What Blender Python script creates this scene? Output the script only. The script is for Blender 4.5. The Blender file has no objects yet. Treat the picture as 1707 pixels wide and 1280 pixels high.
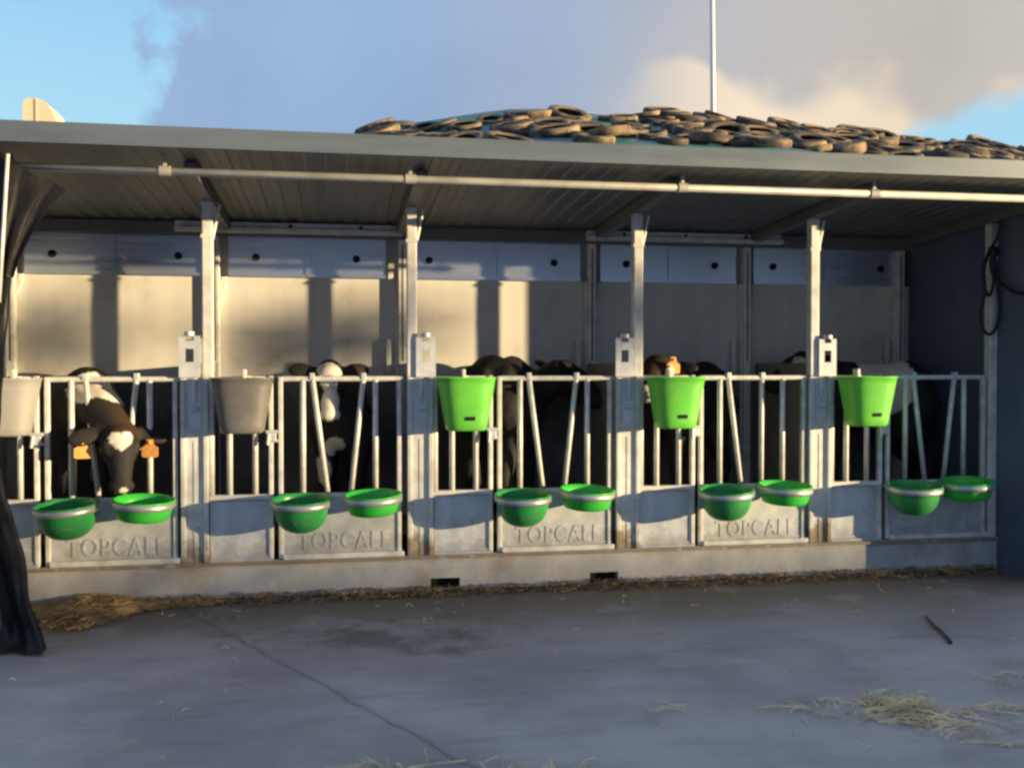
import bpy, bmesh, math, random
from mathutils import Vector, Matrix, noise
from math import radians as R, sin, cos, pi
random.seed(7)
S = bpy.context.scene
COL = S.collection

# ------------------------------------------------------------------ camera
cam = bpy.data.cameras.new("camera"); co = bpy.data.objects.new("camera", cam); COL.objects.link(co)
cam.sensor_width = 36.0; cam.lens = 36.0 * 1640 / 1707
cam.clip_start = 0.05; cam.clip_end = 2000
TH = R(9.95); PT = math.atan(32 / 1640)
co.location = (0, -5.53, 1.275)
co.rotation_euler = (pi / 2 - PT, 0, -TH)
S.camera = co
S.render.engine = 'CYCLES'
S.cycles.filter_width = 2.7
S.view_settings.view_transform = 'Standard'
S.view_settings.look = 'None'
S.view_settings.gamma = 1.0
S.view_settings.exposure = 1.18

# ------------------------------------------------------------------ sun and sky
SAZ, SEL = R(62.6), R(4.4)               # sun stands to the right of and behind the camera, very low
sun_pos = Vector((sin(SAZ) * cos(SEL), -cos(SAZ) * cos(SEL), sin(SEL)))
sl = bpy.data.lights.new("sun", 'SUN'); so = bpy.data.objects.new("sun", sl); COL.objects.link(so)
sl.energy = 4.6; sl.angle = R(0.5); sl.color = (1.0, 0.76, 0.42)
so.rotation_euler = (-sun_pos).to_track_quat('-Z', 'Y').to_euler()
so.location = (20, -12, 8)

W = bpy.data.worlds.new("World"); S.world = W; W.use_nodes = True
nt = W.node_tree; nt.nodes.clear()
class NB:
    """small node-tree helper"""
    def __init__(s, t): s.t = t
    def n(s, typ, **kw):
        d = s.t.nodes.new(typ)
        for k, v in kw.items():
            if k == 'ins':
                for a, b in v.items():
                    if isinstance(b, bpy.types.NodeSocket): s.t.links.new(b, d.inputs[a])
                    else: d.inputs[a].default_value = b
            else: setattr(d, k, v)
        return d
    def math(s, op, a, b=0.0, c=0.0, clamp=False):
        d = s.t.nodes.new('ShaderNodeMath'); d.operation = op; d.use_clamp = clamp
        for i, v in enumerate((a, b, c)):
            if isinstance(v, bpy.types.NodeSocket): s.t.links.new(v, d.inputs[i])
            else: d.inputs[i].default_value = v
        return d.outputs[0]
    def mix(s, f, a, b):
        d = s.t.nodes.new('ShaderNodeMix'); d.data_type = 'RGBA'
        for k, v in ((0, f), (6, a), (7, b)):
            if isinstance(v, bpy.types.NodeSocket): s.t.links.new(v, d.inputs[k])
            elif k == 0: d.inputs[0].default_value = v
            else: d.inputs[k].default_value = (*v, 1) if len(v) == 3 else v
        return d.outputs[2]
    def ss(s, x, a, b):
        d = s.t.nodes.new('ShaderNodeMapRange'); d.interpolation_type = 'SMOOTHSTEP'
        s.t.links.new(x, d.inputs[0]); d.inputs[1].default_value = a; d.inputs[2].default_value = b
        d.inputs[3].default_value = 0; d.inputs[4].default_value = 1
        return d.outputs[0]
    def noise(s, vec, scale, detail=4, rough=0.55, out=0):
        d = s.t.nodes.new('ShaderNodeTexNoise')
        d.inputs['Scale'].default_value = scale; d.inputs['Detail'].default_value = detail; d.inputs['Roughness'].default_value = rough
        if vec is not None: s.t.links.new(vec, d.inputs['Vector'])
        return d.outputs[out]
B = NB(nt)
tc = B.n('ShaderNodeTexCoord')
sx = B.n('ShaderNodeSeparateXYZ', ins={0: tc.outputs['Generated']})
az = B.math('MULTIPLY', B.math('ARCTAN2', sx.outputs[0], sx.outputs[1]), 57.2958)
el = B.math('MULTIPLY', B.math('ARCSINE', sx.outputs[2]), 57.2958)
n1 = B.noise(tc.outputs['Generated'], 9, 8, 0.55)
n2 = B.noise(tc.outputs['Generated'], 4.0, 4, 0.5)
n3 = B.noise(tc.outputs['Generated'], 6.5, 3, 0.45)
nn = B.math('SUBTRACT', n1, 0.5)
# the cloud bank starts about ten degrees left of straight ahead of the shed and thins out low on the right
edge = B.math('ADD', az, B.math('MULTIPLY', nn, 17.0))
m_left = B.ss(edge, -11.4, -9.4)
low = B.math('SUBTRACT', B.math('ADD', el, B.math('MULTIPLY', nn, 4.0)), B.math('MULTIPLY', B.math('SUBTRACT', az, 26), 0.22))
m_low = B.ss(low, 10.4, 11.6)
mask = B.math('MULTIPLY', m_left, m_low)
warm = B.ss(B.math('ADD', az, B.math('MULTIPLY', B.math('SUBTRACT', n3, 0.5), 10)), 2, 30)
lump = B.ss(B.math('SUBTRACT', B.math('ADD', B.math('MULTIPLY', B.math('SUBTRACT', n3, 0.5), 20), 15.9), el), -0.8, 1.8)
lump = B.math('MULTIPLY', lump, B.ss(az, 14, 24))
ccol = B.mix(warm, (0.25, 0.365, 0.55), (0.46, 0.43, 0.40))
ccol = B.mix(lump, ccol, (0.74, 0.62, 0.47))
vs = B.math('MULTIPLY_ADD', n2, 0.45, 0.78)
ccol = B.n('ShaderNodeVectorMath', operation='MULTIPLY', ins={0: ccol})
nt.links.new(vs, ccol.inputs[1]); ccol = ccol.outputs[0]
sky = B.n('ShaderNodeTexSky', sky_type='NISHITA', sun_disc=False, sun_elevation=SEL, sun_rotation=R(180) - SAZ)
sky.altitude = 0; sky.air_density = 1.0; sky.dust_density = 0.6; sky.ozone_density = 1.6
bg1 = B.n('ShaderNodeBackground', ins={0: sky.outputs[0], 1: 0.15})
# thin bright haze in the clear part opposite the sun
hz = B.n('ShaderNodeBackground', ins={0: B.mix(B.ss(el, 12, 24), (0.36, 0.66, 0.86), (0.26, 0.56, 0.86)), 1: 0.50})
clear = B.n('ShaderNodeMixShader', ins={0: 0.75, 1: bg1.outputs[0], 2: hz.outputs[0]})
bg2 = B.n('ShaderNodeBackground', ins={0: ccol, 1: 0.53})
mx0 = B.n('ShaderNodeMixShader', ins={0: mask, 1: clear.outputs[0], 2: bg2.outputs[0]})
# unseen blue grey overcast added behind the camera to dim and cool the fill
behind = B.ss(sx.outputs[1], 0.30, -0.15)
bg3 = B.n('ShaderNodeBackground', ins={0: B.mix(n2, (0.065, 0.092, 0.16), (0.135, 0.165, 0.245)), 1: B.math('MULTIPLY_ADD', B.ss(el, 2, 50), 1.25, 0.62)})
mx = B.n('ShaderNodeMixShader', ins={0: B.math('MULTIPLY', behind, 0.92), 1: mx0.outputs[0], 2: bg3.outputs[0]})
wo = B.n('ShaderNodeOutputWorld', ins={0: mx.outputs[0]})

# ------------------------------------------------------------------ materials
MATS = {}
def pmat(name, col, rough=0.6, metal=0.0, var=0.12, vscale=6.0, dirt=None, dirt_amt=0.0, dirt_scale=3.0, bump=0.0, bscale=60.0, spec=0.5, streak=False, coat=0.0):
    m = bpy.data.materials.new(name); m.use_nodes = True
    t = m.node_tree; b = NB(t); p = t.nodes['Principled BSDF']
    tcn = b.n('ShaderNodeTexCoord'); v = tcn.outputs['Object']
    if streak:
        mp = b.n('ShaderNodeMapping', ins={0: v}); mp.inputs['Scale'].default_value = streak if isinstance(streak, tuple) else (1, 1, 0.12); v2 = mp.outputs[0]
    else: v2 = v
    nz = b.noise(v2, vscale, 5, 0.6)
    f = b.ss(nz, 0.3, 0.7)
    c = b.mix(f, tuple(x * (1 - var) for x in col), tuple(min(1, x * (1 + var)) for x in col))
    if dirt:
        dz = b.noise(v, dirt_scale, 6, 0.65)
        c = b.mix(b.math('MULTIPLY', b.ss(dz, 0.5, 0.72), dirt_amt), c, dirt)
    t.links.new(c, p.inputs['Base Color'])
    p.inputs['Metallic'].default_value = metal
    p.inputs['Specular IOR Level'].default_value = spec
    rr = b.math('MULTIPLY_ADD', nz, 0.25, rough - 0.12, clamp=True)
    t.links.new(rr, p.inputs['Roughness'])
    if coat: p.inputs['Coat Weight'].default_value = coat
    if bump:
        bn = b.noise(v, bscale, 4, 0.6)
        bp = b.n('ShaderNodeBump', ins={'Height': bn, 'Strength': bump, 'Distance': 0.01})
        t.links.new(bp.outputs[0], p.inputs['Normal'])
    MATS[name] = m
    return m
steel = pmat('galvanised steel', (0.66, 0.65, 0.62), 0.55, 0.08, 0.16, 14, dirt=(0.32, 0.26, 0.18), dirt_amt=0.25, dirt_scale=5)
sheet = pmat('galvanised sheet', (0.58, 0.61, 0.64), 0.48, 0.2, 0.14, 9, dirt=(0.36, 0.34, 0.29), dirt_amt=0.22, dirt_scale=3.2, bump=0.05, bscale=12)
postm0 = pmat('post steel', (0.60, 0.60, 0.58), 0.55, 0.08, 0.14, 10, dirt=(0.30, 0.23, 0.14), dirt_amt=0.4, dirt_scale=4, streak=False)
def foot_dirt(m, amt=0.8):
    t = m.node_tree; b = NB(t); p = t.nodes['Principled BSDF']
    lk = p.inputs['Base Color'].links[0]; src = lk.from_socket
    g = b.n('ShaderNodeNewGeometry'); s_ = b.n('ShaderNodeSeparateXYZ', ins={0: g.outputs['Position']})
    nz = b.noise(g.outputs['Position'], 9, 6, 0.7)
    f = b.ss(b.math('ADD', b.math('MULTIPLY', b.math('SUBTRACT', 0.38, s_.outputs[2]), 3.4), b.math('MULTIPLY', b.math('SUBTRACT', nz, 0.5), 2.4)), 0.1, 0.55)
    t.links.new(b.mix(b.math('MULTIPLY', f, amt), src, (0.19, 0.115, 0.05)), p.inputs['Base Color'])
    return m
postm = foot_dirt(postm0)
foot_dirt(sheet, 0.3)
basem = pmat('weathered base', (0.43, 0.43, 0.42), 0.75, 0.0, 0.16, 5, dirt=(0.22, 0.16, 0.09), dirt_amt=0.5, dirt_scale=3.5, bump=0.15, bscale=40)
wallm = pmat('cream sandwich panel', (0.62, 0.60, 0.56), 0.6, 0.0, 0.07, 2.0, dirt=(0.36, 0.31, 0.24), dirt_amt=0.4, dirt_scale=3.0, streak=(3, 1, 0.25))
sidem = pmat('side panel', (0.095, 0.125, 0.19), 0.55, 0.0, 0.10, 2.0, dirt=(0.2, 0.2, 0.2), dirt_amt=0.3, dirt_scale=2.0)  # the right wall's blue shade is put into this panel colour
flapm = pmat('aluminium flap', (0.62, 0.68, 0.80), 0.30, 0.85, 0.08, 4, streak=(0.4, 1, 8))
fasciam = pmat('fascia metal', (0.14, 0.17, 0.19), 0.45, 0.35, 0.12, 2.5, streak=(0.5, 1, 3))
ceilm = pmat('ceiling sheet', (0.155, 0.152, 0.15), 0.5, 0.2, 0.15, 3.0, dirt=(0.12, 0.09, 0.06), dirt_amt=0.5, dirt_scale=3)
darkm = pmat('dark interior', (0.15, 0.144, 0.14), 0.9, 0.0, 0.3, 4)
partm = pmat('partition panel', (0.17, 0.165, 0.16), 0.7, 0.0, 0.2, 3.0, dirt=(0.08, 0.06, 0.04), dirt_amt=0.7, dirt_scale=3)
blackm = pmat('black void', (0.008, 0.008, 0.009), 0.9, 0.0, 0.1, 4)
tarpm = pmat('black plastic', (0.012, 0.013, 0.015), 0.38, 0.0, 0.3, 6, dirt=(0.07, 0.06, 0.05), dirt_amt=0.5, dirt_scale=3, bump=0.35, bscale=9)
flapsheetm = pmat('dusty black plastic', (0.030, 0.027, 0.025), 0.5, 0.0, 0.3, 8, dirt=(0.10, 0.085, 0.07), dirt_amt=0.5, dirt_scale=6, bump=0.25, bscale=14)
limem = pmat('lime plastic', (0.135, 0.55, 0.055), 0.42, 0.0, 0.05, 6, dirt=(0.17, 0.36, 0.09), dirt_amt=0.5, dirt_scale=9)
greenm = pmat('dark green plastic', (0.02, 0.28, 0.065), 0.36, 0.0, 0.10, 7, dirt=(0.10, 0.13, 0.07), dirt_amt=0.5, dirt_scale=10)
brightm = pmat('bright green plastic', (0.03, 0.46, 0.045), 0.36, 0.0, 0.08, 7, dirt=(0.12, 0.24, 0.08), dirt_amt=0.45, dirt_scale=10)
greym = pmat('grey plastic', (0.13, 0.128, 0.126), 0.45, 0.0, 0.08, 6, dirt=(0.25, 0.22, 0.18), dirt_amt=0.4, dirt_scale=6)
palem = pmat('pale grey plastic', (0.47, 0.46, 0.43), 0.45, 0.0, 0.06, 6, dirt=(0.4, 0.36, 0.3), dirt_amt=0.3, dirt_scale=6)
stickm = pmat('dark sticker', (0.02, 0.025, 0.03), 0.5, 0.0, 0.1, 20)
markm = pmat('pale print', (0.30, 0.42, 0.32), 0.5, 0.0, 0.1, 30)
tagm = pmat('orange tag', (0.80, 0.36, 0.09), 0.5, 0.0, 0.1, 30)
tagwm = pmat('pale tag', (0.75, 0.70, 0.58), 0.5, 0.0, 0.08, 30)
eyem = pmat('eye', (0.01, 0.008, 0.006), 0.12, 0.0, 0.1, 30)
cablem = pmat('black cable', (0.01, 0.01, 0.012), 0.5, 0.0, 0.1, 20)
railm = pmat('dull rail steel', (0.46, 0.45, 0.42), 0.5, 0.2, 0.16, 6)
ringm = pmat('bright zinc ring', (0.44, 0.46, 0.46), 0.4, 0.6, 0.06, 8)
strawm = pmat('straw', (0.34, 0.215, 0.085), 0.8, 0.0, 0.5, 9)
straw2m = pmat('pale straw', (0.62, 0.50, 0.28), 0.8, 0.0, 0.4, 9)
strawdm = pmat('soiled straw', (0.22, 0.14, 0.06), 0.85, 0.0, 0.6, 5)
dirtm = pmat('wet muck', (0.075, 0.05, 0.028), 0.85, 0.0, 0.5, 14, bump=0.8, bscale=45)
beddm = pmat('bedding', (0.16, 0.11, 0.05), 0.9, 0.0, 0.5, 20, bump=0.8, bscale=50)
polem = pmat('white pole paint', (0.78, 0.76, 0.72), 0.45, 0.0, 0.05, 3)
creamm = pmat('cream cladding', (0.66, 0.55, 0.38), 0.6, 0.0, 0.08, 3, streak=True)
barkm = pmat('bark', (0.10, 0.075, 0.05), 0.9, 0.0, 0.3, 9, bump=0.6, bscale=30)
leafm = pmat('leaf', (0.06, 0.09, 0.03), 0.7, 0.0, 0.4, 3)
bankm = pmat('ridge screen grass', (0.07, 0.10, 0.035), 0.9, 0.0, 0.4, 2, bump=0.5, bscale=9)

# tyre: dusty tread, blacker in patches
def tyre_mat():
    m = bpy.data.materials.new('dusty tyre rubber'); m.use_nodes = True
    t = m.node_tree; b = NB(t); p = t.nodes['Principled BSDF']
    oi = b.n('ShaderNodeObjectInfo'); tcn = b.n('ShaderNodeTexCoord')
    r = b.n('ShaderNodeValToRGB'); t.links.new(oi.outputs['Random'], r.inputs[0])
    e = r.color_ramp.elements
    e[0].color = (0.24, 0.165, 0.085, 1); e[1].color = (0.07, 0.055, 0.04, 1)
    x = e.new(0.45); x.color = (0.36, 0.25, 0.13, 1)
    x = e.new(0.75); x.color = (0.17, 0.125, 0.075, 1)
    nz = b.ss(b.noise(tcn.outputs['Object'], 4, 6, 0.65), 0.4, 0.66)
    c = b.mix(nz, (0.05, 0.042, 0.034), r.outputs[0])
    t.links.new(c, p.inputs['Base Color']); p.inputs['Roughness'].default_value = 0.85
    return m
tyrem = tyre_mat()
# heap sheet: teal and blue netting sheet
def sheet_mat():
    m = bpy.data.materials.new('silage sheet'); m.use_nodes = True
    t = m.node_tree; b = NB(t); p = t.nodes['Principled BSDF']
    tcn = b.n('ShaderNodeTexCoord'); v = tcn.outputs['Object']
    a = b.ss(b.noise(v, 0.9, 4, 0.6), 0.52, 0.60); d = b.ss(b.noise(v, 2.3, 5, 0.65), 0.45, 0.7)
    c = b.mix(a, (0.05, 0.20, 0.18), (0.03, 0.09, 0.26))
    c = b.mix(b.math('MULTIPLY', d, 0.75), c, (0.085, 0.075, 0.05))
    t.links.new(c, p.inputs['Base Color']); p.inputs['Roughness'].default_value = 0.55
    return m
silm = sheet_mat()
# yard concrete
def ground_mat():
    m = bpy.data.materials.new('yard concrete'); m.use_nodes = True
    t = m.node_tree; b = NB(t); p = t.nodes['Principled BSDF']
    tcn = b.n('ShaderNodeTexCoord'); v = tcn.outputs['Object']
    s = b.n('ShaderNodeSeparateXYZ', ins={0: v}); X, Y = s.outputs[0], s.outputs[1]
    base = b.mix(b.ss(b.noise(v, 1.1, 6, 0.6), 0.34, 0.66), (0.27, 0.25, 0.243), (0.43, 0.402, 0.385))
    fine = b.ss(b.noise(v, 38, 5, 0.7), 0.35, 0.75)
    base = b.mix(b.math('MULTIPLY', fine, 0.22), base, (0.36, 0.345, 0.32))
    mp = b.n('ShaderNodeMapping', ins={0: v}); mp.inputs['Scale'].default_value = (0.6, 3.0, 1)
    smear = b.ss(b.noise(mp.outputs[0], 2.6, 6, 0.65), 0.5, 0.72)
    base = b.mix(b.math('MULTIPLY', smear, 0.35), base, (0.13, 0.125, 0.12))
    vo = b.n('ShaderNodeTexVoronoi', ins={'Scale': 95.0}); t.links.new(v, vo.inputs['Vector'])
    agg = b.math('MULTIPLY', b.ss(vo.outputs['Distance'], 0.32, 0.12), b.ss(b.noise(v, 6, 4), 0.45, 0.65))
    base = b.mix(b.math('MULTIPLY', agg, 0.22), base, (0.14, 0.135, 0.13))
    mp2 = b.n('ShaderNodeMapping', ins={0: v}); mp2.inputs['Rotation'].default_value = (0, 0, 0.35); mp2.inputs['Scale'].default_value = (0.25, 5.0, 1)
    trk = b.ss(b.noise(mp2.outputs[0], 1.6, 7, 0.7), 0.52, 0.70)
    base = b.mix(b.math('MULTIPLY', trk, 0.16), base, (0.15, 0.145, 0.14))
    flk = b.ss(b.noise(v, 17, 6, 0.75), 0.66, 0.74)
    base = b.mix(b.math('MULTIPLY', flk, 0.55), base, (0.10, 0.085, 0.065))
    # dung and wet stains: strong by the shed, and a spill around the joint
    near = b.ss(Y, -1.55, -0.12)
    wob = b.noise(v, 2.2, 7, 0.7)
    st = b.math('MULTIPLY', near, b.ss(b.math('MULTIPLY_ADD', near, 0.26, wob), 0.45, 0.74))
    base = b.mix(b.math('MULTIPLY', st, 0.9), base, (0.10, 0.074, 0.05))
    dx = b.math('DIVIDE', b.math('ADD', X, -0.15), 1.0); dy = b.math('DIVIDE', b.math('ADD', Y, 0.90), 0.6)
    rr = b.math('SQRT', b.math('ADD', b.math('MULTIPLY', dx, dx), b.math('MULTIPLY', dy, dy)))
    sp = b.math('SUBTRACT', b.ss(b.math('ADD', b.math('SUBTRACT', 1.0, rr), b.math('MULTIPLY', b.math('SUBTRACT', wob, 0.5), 3.6)), 0.3, 1.0), 0.0)
    base = b.mix(b.math('MULTIPLY', sp, 0.65), base, (0.075, 0.068, 0.058))
    # crack / joint from (-.75,-.30) to (.5,-2.6), a wandering line
    ax, ay, bx, by = -0.561, -0.652, 0.415, -2.468
    L = math.hypot(bx - ax, by - ay); nx, ny = (by - ay) / L, -(bx - ax) / L
    dd = b.math('ADD', b.math('MULTIPLY', b.math('SUBTRACT', X, ax), nx), b.math('MULTIPLY', b.math('SUBTRACT', Y, ay), ny))
    dd = b.math('ADD', dd, b.math('MULTIPLY', b.math('SUBTRACT', b.noise(v, 3.5, 5, 0.7), 0.5), 0.09))
    dd = b.math('ABSOLUTE', dd)
    wd = b.math('MULTIPLY_ADD', b.noise(v, 5, 2), 0.014, -0.003)
    cr = b.math('LESS_THAN', dd, wd)
    soft = b.math('SUBTRACT', 1.0, b.ss(dd, 0.0, 0.035))
    base = b.mix(b.math('MULTIPLY', soft, 0.22), base, (0.09, 0.085, 0.08))
    base = b.mix(b.math('MULTIPLY', cr, 0.55), base, (0.05, 0.048, 0.045))
    t.links.new(base, p.inputs['Base Color'])
    p.inputs['Roughness'].default_value = 0.78
    h = b.math('ADD', b.noise(v, 22, 8, 0.7), b.math('MULTIPLY', b.noise(v, 3, 3), 1.2))
    h = b.math('SUBTRACT', h, b.math('MULTIPLY', cr, 0.25))
    bp = b.n('ShaderNodeBump', ins={'Height': h, 'Strength': 0.35, 'Distance': 0.012})
    t.links.new(bp.outputs[0], p.inputs['Normal'])
    return m
groundm = ground_mat()
# calf coat: patches of the coat stored per vertex (black, brown, white), fine hair bump
def coat_mat():
    m = bpy.data.materials.new('calf coat'); m.use_nodes = True
    t = m.node_tree; b = NB(t); p = t.nodes['Principled BSDF']
    at = b.n('ShaderNodeAttribute', attribute_name='coat')
    tcn = b.n('ShaderNodeTexCoord')
    nz = b.noise(tcn.outputs['Object'], 90, 3, 0.6)
    vm = b.n('ShaderNodeVectorMath', operation='MULTIPLY', ins={0: at.outputs['Color']})
    t.links.new(b.math('MULTIPLY_ADD', nz, 0.5, 0.75), vm.inputs[1])
    t.links.new(vm.outputs[0], p.inputs['Base Color']); p.inputs['Roughness'].default_value = 0.75
    p.inputs['Specular IOR Level'].default_value = 0.25
    bp = b.n('ShaderNodeBump', ins={'Height': nz, 'Strength': 0.4, 'Distance': 0.004})
    t.links.new(bp.outputs[0], p.inputs['Normal'])
    return m
coatm = coat_mat()

# ------------------------------------------------------------------ mesh helpers
def new(bm, name, mat, parent=None, loc=None, smooth=False):
    me = bpy.data.meshes.new(name)
    if loc is not None: bmesh.ops.translate(bm, verts=bm.verts, vec=-Vector(loc))
    bmesh.ops.recalc_face_normals(bm, faces=bm.faces)
    bm.to_mesh(me); bm.free()
    if smooth:
        for f in me.polygons: f.use_smooth = True
    mats = mat if isinstance(mat, (list, tuple)) else [mat]
    for q in mats: me.materials.append(q)
    o = bpy.data.objects.new(name, me); COL.objects.link(o)
    if parent is not None:
        o.parent = parent
        if loc is not None: o.location = loc
    elif loc is not None: o.location = loc
    return o
def tag(o, label=None, cat=None, group=None, kind=None):
    for k, v in (('label', label), ('category', cat), ('group', group), ('kind', kind)):
        if v: o[k] = v
    return o
def thing(name, loc, label, cat, group=None, rz=0):
    o = bpy.data.objects.new(name, None); COL.objects.link(o); o.empty_display_size = 0.1
    o.location = loc; o.rotation_euler = (0, 0, rz)
    return tag(o, label, cat, group)
def box(bm, c, s, bev=0.0, rot=None):
    r = bmesh.ops.create_cube(bm, size=1.0)
    vs = r['verts']
    M = Matrix.Diagonal((*s, 1))
    if rot: M = rot.to_4x4() @ M
    bmesh.ops.transform(bm, matrix=Matrix.Translation(c) @ M, verts=vs)
    if bev:
        es = list({e for v in vs for e in v.link_edges})
        bmesh.ops.bevel(bm, geom=es, offset=bev, segments=2, profile=0.5, affect='EDGES')
def bx(bm, x0, x1, y0, y1, z0, z1, bev=0.0):
    box(bm, ((x0 + x1) / 2, (y0 + y1) / 2, (z0 + z1) / 2), (abs(x1 - x0), abs(y1 - y0), abs(z1 - z0)), bev)
def tube(bm, pts, r, n=10, cap=True):
    pts = [Vector(p) for p in pts]
    rs = r if isinstance(r, (list, tuple)) else [r] * len(pts)
    rings = []
    up = None
    for i, p in enumerate(pts):
        d = (pts[min(i + 1, len(pts) - 1)] - pts[max(i - 1, 0)]).normalized()
        if up is None:
            up = Vector((0, 0, 1)) if abs(d.z) < 0.9 else Vector((0, 1, 0))
        a = d.cross(up).normalized(); b = a.cross(d).normalized(); up = b
        rings.append([bm.verts.new(p + (a * cos(2 * pi * k / n) + b * sin(2 * pi * k / n)) * rs[i]) for k in range(n)])
    for i in range(len(rings) - 1):
        for k in range(n):
            bm.faces.new((rings[i][k], rings[i][(k + 1) % n], rings[i + 1][(k + 1) % n], rings[i + 1][k]))
    if cap:
        bm.faces.new(rings[0][::-1]); bm.faces.new(rings[-1])
def lathe(bm, prof, n=40, sy=1.0, mat=None, close=False):
    """prof: list of (r, z); revolve about z"""
    rings = []
    for r, z in prof:
        if r < 1e-6: rings.append([bm.verts.new((0, 0, z))])
        else: rings.append([bm.verts.new((r * cos(2 * pi * k / n), r * sy * sin(2 * pi * k / n), z)) for k in range(n)])
    L = list(range(len(rings)))
    pairs = list(zip(L[:-1], L[1:])) + ([(L[-1], 0)] if close else [])
    for i, j in pairs:
        a, b = rings[i], rings[j]
        for k in range(n):
            q = (k + 1) % n
            if len(a) == 1 and len(b) == 1: continue
            if len(a) == 1: bm.faces.new((a[0], b[k], b[q]))
            elif len(b) == 1: bm.faces.new((a[k], a[q], b[0]))
            else: bm.faces.new((a[k], a[q], b[q], b[k]))
def BM(): return bmesh.new()
def text_mesh(name, s, size, mat, parent, loc, extr=0.004, bevel=0.0015, width=None):
    cu = bpy.data.curves.new(name, 'FONT'); cu.body = s; cu.size = size; cu.extrude = extr; cu.bevel_depth = bevel
    cu.align_x = 'CENTER'; cu.space_character = 1.12; cu.offset = 0.0012
    o = bpy.data.objects.new(name, cu); COL.objects.link(o)
    bpy.context.view_layer.update()
    me = bpy.data.meshes.new_from_object(o.evaluated_get(bpy.context.evaluated_depsgraph_get()))
    bpy.data.objects.remove(o); bpy.data.curves.remove(cu)
    k = 1.0
    if width:
        xs = [v.co.x for v in me.vertices]; k = width / (max(xs) - min(xs))
    me.transform(Matrix.Rotation(pi / 2, 4, 'X') @ Matrix.Diagonal((k, 1, 1, 1)))
    me.name = name; me.materials.clear(); me.materials.append(mat)
    o = bpy.data.objects.new(name, me); COL.objects.link(o); o.parent = parent; o.location = loc
    return o

# ------------------------------------------------------------------ ground
bm = BM()
bmesh.ops.create_grid(bm, x_segments=8, y_segments=8, size=260)
ground = tag(new(bm, 'ground', groundm), kind='structure')

# long unseen ridge added far behind the camera; the low sun stands just above it, so light fades in towards the ground
bm = BM()
sd = Vector((sin(SAZ), -cos(SAZ), 0)); sp_ = Vector((cos(SAZ), sin(SAZ), 0))
us = [-95 + 8 * k for k in range(11)] + [-8 + 0.4 * k for k in range(41)] + [9 + 8 * k for k in range(12)]
Mm = 12; LR = 110.0
grid = []
for u in us:
    row = []
    for j in range(Mm + 1):
        v = (j / Mm - 0.5) * 44
        prof = max(0, cos(v / 22 * pi / 2)) ** 1.2
        q = max(0.0, min(1.0, (u + 0.1) / 1.0)); q = q * q * (3 - 2 * q)  # crest drops to let more sun onto the right-hand bays
        top = LR * math.tan(SEL) + 0.40 - 0.34 * q + 0.05 * noise.noise(Vector((u * 0.9, 2, 1))) + (0.4 * noise.noise(Vector((u * 0.05, 7, 1))) if abs(u) > 12 else 0)
        p = sd * (LR + v) + sp_ * u
        row.append(bm.verts.new((p.x, p.y, prof * top - 0.05)))
    grid.append(row)
for i in range(len(us) - 1):
    for j in range(Mm):
        bm.faces.new((grid[i][j], grid[i + 1][j], grid[i + 1][j + 1], grid[i][j + 1]))
tag(new(bm, 'sun_screen_ridge', bankm, smooth=True), kind='structure')

# ------------------------------------------------------------------ shed
PX = [-1.97, -0.77, 0.445, 1.65, 2.85]     # fence posts
POLE = [-1.90, -0.698, 0.399, 1.71, 2.809]  # roof poles
BPX = [-1.97, -0.768, 0.405, 1.672, 2.775, 3.93]
XL, XR, YB = -2.06, 4.03, 0.95
def ceil_z(y): return 2.255 - (y + 0.9) * 0.045
shed = thing('calf_shed', (1.0, 0.4, 0), 'long low calf shed with cream back panels and five open pens under one roof', 'shed')
def sp(bm, name, mat, parent=shed, smooth=False):
    loc = (0, 0, 0)
    o = new(bm, name, mat, None, None, smooth)
    o.parent = parent
    # children are built in world coordinates; cancel the parent's offset
    off = Vector((0, 0, 0)); q = parent
    while q is not None: off += q.location; q = q.parent
    o.location = -off
    return o
# roof: sandwich slab with a ribbed underside
bm = BM()
def quadstrip(prof_lo, y0, y1):
    a = [bm.verts.new((x, y0, ceil_z(y0) + z)) for x, z in prof_lo]
    b = [bm.verts.new((x, y1, ceil_z(y1) + z)) for x, z in prof_lo]
    for i in range(len(a) - 1): bm.faces.new((a[i], a[i + 1], b[i + 1], b[i]))
    return a, b
prof = []
x = -3.0
while x < 5.2:
    prof += [(x, 0.006), (x + 0.035, 0.006), (x + 0.043, 0.0), (x + 0.085, 0.0), (x + 0.093, 0.006)]
    x += 0.1
a, b = quadstrip(prof, -0.885, 1.2)
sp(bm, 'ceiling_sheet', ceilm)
bm = BM()
for (x0, x1) in ((-3.0, 5.2),):
    vs = []
    for y in (-0.885, 1.2):
        for dz in (0.012, 0.085):
            vs.append([bm.verts.new((xx, y, ceil_z(y) + dz)) for xx in (x0, x1)])
    f = lambda a, b, c, d: bm.faces.new((a, b, c, d))
    f(vs[0][0], vs[0][1], vs[1][1], vs[1][0]); f(vs[2][0], vs[2][1], vs[3][1], vs[3][0])
    f(vs[1][0], vs[1][1], vs[3][1], vs[3][0]); f(vs[0][0], vs[0][1], vs[2][1], vs[2][0])
    f(vs[0][0], vs[1][0], vs[3][0], vs[2][0]); f(vs[0][1], vs[1][1], vs[3][1], vs[2][1])
roof = sp(bm, 'roof', fasciam)
bm = BM()
bx(bm, -3.0, 5.2, -0.903, -0.888, 2.250, 2.338)
bx(bm, -3.0, 5.2, -0.887, -0.86, 2.342, 2.346)
sp(bm, 'fascia', fasciam, roof)
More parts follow.
